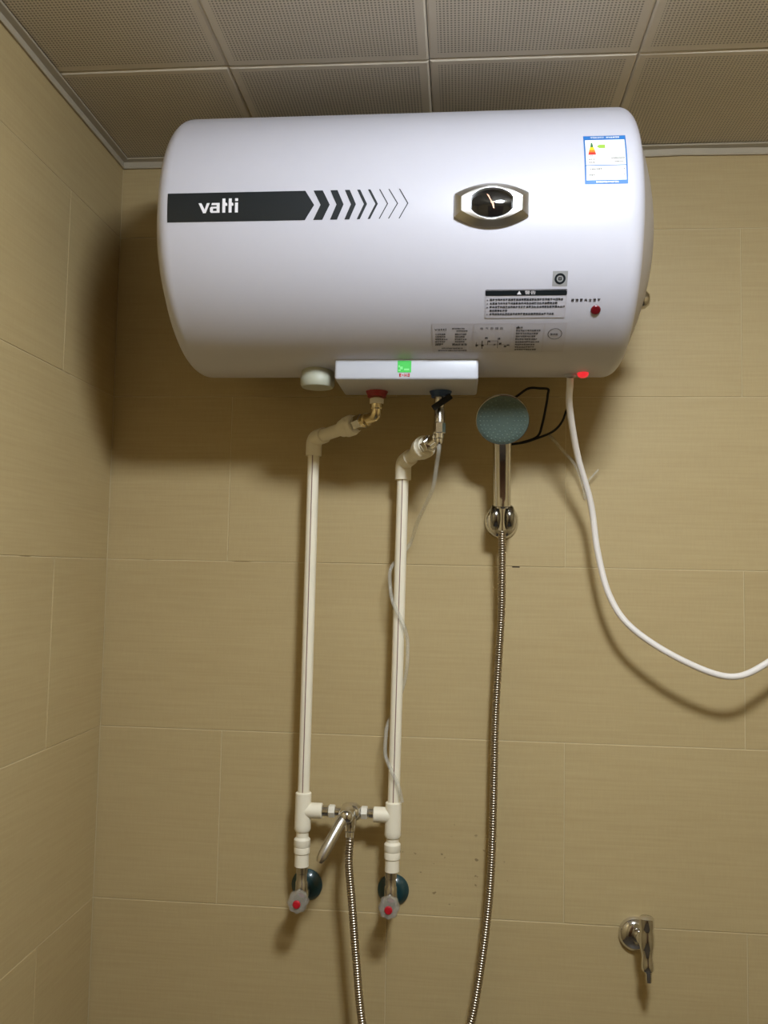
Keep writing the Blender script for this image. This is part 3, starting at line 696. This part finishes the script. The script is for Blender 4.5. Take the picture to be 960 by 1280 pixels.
# shower hose: corrugated metal, from the mixer down out of view and up to the wall bracket
hp = [(0.4661, -0.0715, 1.0462), (0.4660, -0.074, 1.036), (0.4655, -0.076, 1.0053), (0.4722, -0.075, 0.9416), (0.4807, -0.073, 0.8531), (0.4921, -0.070, 0.7531), (0.515, -0.065, 0.655), (0.553, -0.06, 0.592), (0.600, -0.055, 0.592), (0.640, -0.048, 0.660), (0.6685, -0.040, 0.7466), (0.6809, -0.036, 0.811), (0.693, -0.034, 0.9014), (0.6999, -0.033, 0.9921), (0.7027, -0.033, 1.1096), (0.7045, -0.034, 1.2416), (0.7095, -0.040, 1.360), (0.7123, -0.046, 1.4293), (0.7120, -0.056, 1.5100), (0.7112, -0.062, 1.5480), (0.7110, -0.066, 1.563)]
path = resample(spline(hp, 16), 0.00105)
bm = bmesh.new(); tube(bm, path, lambda i: (.0064, .0070, .0064, .0054)[i % 4], 10)
o = part('shower_hose', bm, 'hose_metal', None, 80); o['label'] = 'ribbed metal shower hose running from the mixer tap up to the wall bracket'; o['category'] = 'hose'

# shower bracket
sb = thing('shower_bracket', 'chrome wall bracket holding the hand shower', 'bracket', (0.7130, -0.0005, 1.580))
bm = bmesh.new()
pr_ = [(0, .0295), (.004, .0295), (.010, .0270), (.014, .0215), (.0145, 0)]
lathe(bm, (0.7130, -0.0006, 1.579), (0, -1, 0), pr_, 36)
for v in bm.verts: v.co.z = 1.579 + (v.co.z - 1.579) * 1.08
part('base_plate', bm, 'chrome', sb, 60)
part('arm', box(0.7015, 0.7220, -0.046, -0.012, 1.569, 1.597, .004, 2), 'chrome', sb, 60)
for s in (-1, 1):
    bm = bmesh.new(); lathe(bm, (0.7112 + s * .0065, -0.062, 1.582), (s, 0, 0), [(0, .0175), (.002, .0185), (.0095, .0180), (.0125, .0150), (.0140, .009), (.0142, 0)], 28)
    for v in bm.verts: v.co.z = 1.582 + (v.co.z - 1.582) * 1.15
    part('clip_cheek', bm, 'chrome_dark', sb, 60)
# hand shower
sh = thing('hand_shower', 'chrome hand shower with a round grey-green spray face', 'shower head', (0.7110, -0.066, 1.560))
B0 = Vector((0.7110, -0.066, 1.560)); B1 = Vector((0.7106, -0.074, 1.606)); B2 = Vector((0.7085, -0.098, 1.685)); B3 = Vector((0.7072, -0.114, 1.716))
part('hose_nut', between(B0, B0.lerp(B1, .85), .0072, 20, .001), 'chrome', sh)
hpth = spline([B0.lerp(B1, .80), B1, B1.lerp(B2, .5) + Vector((0, .002, 0)), B2, B3], 8)
nH = len(hpth)
bm = bmesh.new(); tube(bm, hpth, lambda i: .0118 + .0024 * min(1, i / 5) + .0016 * max(0, (i - 14) / 18), 24)
for v in bm.verts:                                   # two shallow flutes down the front of the handle
    if 1.61 < v.co.z < 1.70:
        g = math.exp(-((v.co.x - 0.7095) / .0022) ** 2)
        v.co.y += .0022 * g
part('handle', bm, 'chrome', sh, 60)
hc = Vector((0.7063, -0.143, 1.7335)); hn = Vector((-.03, -1, -.62)).normalized()
bm = bmesh.new(); lathe(bm, hc - hn * .028, hn, [(0, 0), (.001, .012), (.006, .024), (.014, .035), (.022, .0415), (.027, .0432), (.030, .0425), (.0305, .0405)], 48); part('head_shell', bm, 'chrome', sh, 60)
bm = bmesh.new(); lathe(bm, hc, hn, [(0, .0418), (.0025, .0415), (.0042, .0375), (.0050, .030), (.0046, .018), (.0052, .012), (.0052, 0)], 48); face = part('spray_face', bm, 'shower_face', sh, 60, label='grey-green spray face')
X_, Y_, A_ = frame(hn); bm = bmesh.new()
for rr_, n in ((.0355, 30), (.030, 26), (.0245, 20), (.0185, 14), (.0085, 7)):
    for k in range(n):
        a = 2 * PI * (k + .5 * (n % 3)) / n; lathe(bm, hc + (X_ * math.cos(a) + Y_ * math.sin(a)) * rr_ + hn * .0038, hn, [(0, .0013), (.0018, .0010), (.0020, 0)], 6)
part('nozzles', bm, 'nozzle_rubber', face, 60, kind='stuff')

# black wire behind the hand shower, clear tie on the wall
wp = [(0.7166, -0.002, 1.7960), (0.7190, -0.022, 1.7950), (0.7318, -0.03, 1.7927), (0.7551, -0.032, 1.8081), (0.775, -0.03, 1.8090), (0.7895, -0.03, 1.8075), (0.7890, -0.03, 1.7980), (0.7868, -0.03, 1.7815), (0.7801, -0.028, 1.7466), (0.7721, -0.026, 1.7256), (0.7489, -0.026, 1.7158), (0.7284, -0.027, 1.7115), (0.722, -0.027, 1.7112), (0.7284, -0.030, 1.7110), (0.7500, -0.030, 1.7145), (0.7667, -0.030, 1.7200), (0.7966, -0.03, 1.7327), (0.8128, -0.03, 1.7495), (0.8215, -0.03, 1.7720)]
bm = bmesh.new(); tube(bm, spline(wp, 8), .0021, 8)
o = part('black_wire', bm, 'black_rubber', None, 80); o['label'] = 'thin black wire looping beside the hand shower under the heater'; o['category'] = 'wire'
ct = thing('clear_strap', 'thin clear plastic strap stuck to the wall beside the power cord', 'strap', (0.8512, -0.001, 1.6428))
bm = bmesh.new(); tube(bm, spline([(0.7960, -0.002, 1.7300), (0.8004, -0.012, 1.7232), (0.8183, -0.02, 1.6995), (0.8334, -0.024, 1.6815), (0.8444, -0.02, 1.6622), (0.8512, -0.015, 1.6428), (0.8575, -0.003, 1.6200)], 8), lambda i: .0028, 8); part('strap', bm, 'clear_plastic', ct, 80)
bm = bmesh.new(); tube(bm, spline([(0.8512, -0.015, 1.6428), (0.8600, -0.016, 1.6500), (0.8634, -0.018, 1.6540), (0.8769, -0.02, 1.6694)], 6), .0018, 8); part('tail', bm, 'clear_plastic', ct, 80)

# wall tap at lower right
bt = thing('wall_tap', 'small chrome wall tap with a downward spout at lower right', 'tap', (0.9410, -0.0005, 0.8920))
bm = bmesh.new(); lathe(bm, (0.9415, -0.0006, 0.8905), (0, -1, 0), [(0, .0275), (.003, .0275), (.008, .0255), (.013, .0190), (.0145, .012), (.0145, 0)], 36); part('wall_flange', bm, 'chrome', bt, 60)
TX, TY = 0.9505, -0.052
bm = bmesh.new(); between((0.9430, -0.010, 0.8920), (TX, TY, 0.9000), .0105, 24, .001, bm); part('inlet', bm, 'chrome', bt, 45)
bm = bmesh.new(); lathe(bm, (TX - .001, TY, 0.9385), (0.01, -.02, -1), [(0, 0), (.0005, .0095), (.0025, .0118), (.016, .0120), (.018, .0112), (.024, .0112), (.030, .0122), (.044, .0122), (.050, .0108)], 28); part('body', bm, 'chrome', bt, 45)
bm = bmesh.new(); lathe(bm, (TX - .0005, TY - .001, 0.8890), (0.03, -.06, -1), [(0, .0108), (.010, .0090), (.018, .0088), (.022, .0098), (.032, .0100), (.034, .0088), (.034, 0)], 24); part('spout', bm, 'chrome', bt, 45)
bm = bmesh.new(); lathe(bm, (TX + .0015, TY - .003, 0.8555), (0.03, -.06, -1), [(0, .0062), (.003, .0062), (.0045, .0050), (.016, .0050), (.018, .0042), (.018, 0)], 18); part('hose_nipple', bm, 'chrome', bt, 45)

# ------------------------------------------------------------------ ceiling lamp (behind the viewer's line of sight, lights the room)
cl = thing('ceiling_lamp', 'round ceiling lamp with a glowing white dome', 'lamp', (LAMP.x, LAMP.y, CEIL))
bm = bmesh.new(); lathe(bm, (LAMP.x, LAMP.y, CEIL), (0, 0, -1), [(0, .122), (.024, .122), (.027, .119), (.0275, 0)], 40); part('housing', bm, 'lamp_socket', cl)
bm = bmesh.new(); lathe(bm, LAMP, (0, 0, -1), [(LAMP_H * math.sin(PI / 2 * k / 8), LAMP_R * math.cos(PI / 2 * k / 8) if k < 8 else 0.0) for k in range(9)], 32); part('dome', bm, 'bulb_glow', cl, 80)

# ------------------------------------------------------------------ put every part in its thing's own frame
bpy.context.view_layer.update()
for root in [o for o in COL.objects if o.type == 'EMPTY']:
    off = root.location.copy()
    done = set()
    for ch in [c for c in COL.objects if c.parent == root]:
        for me_o in [ch] + [g for g in COL.objects if g.parent == ch]:
            if me_o.data and me_o.data.name not in done:
                me_o.data.transform(Matrix.Translation(-off)); done.add(me_o.data.name)
bpy.context.view_layer.update()
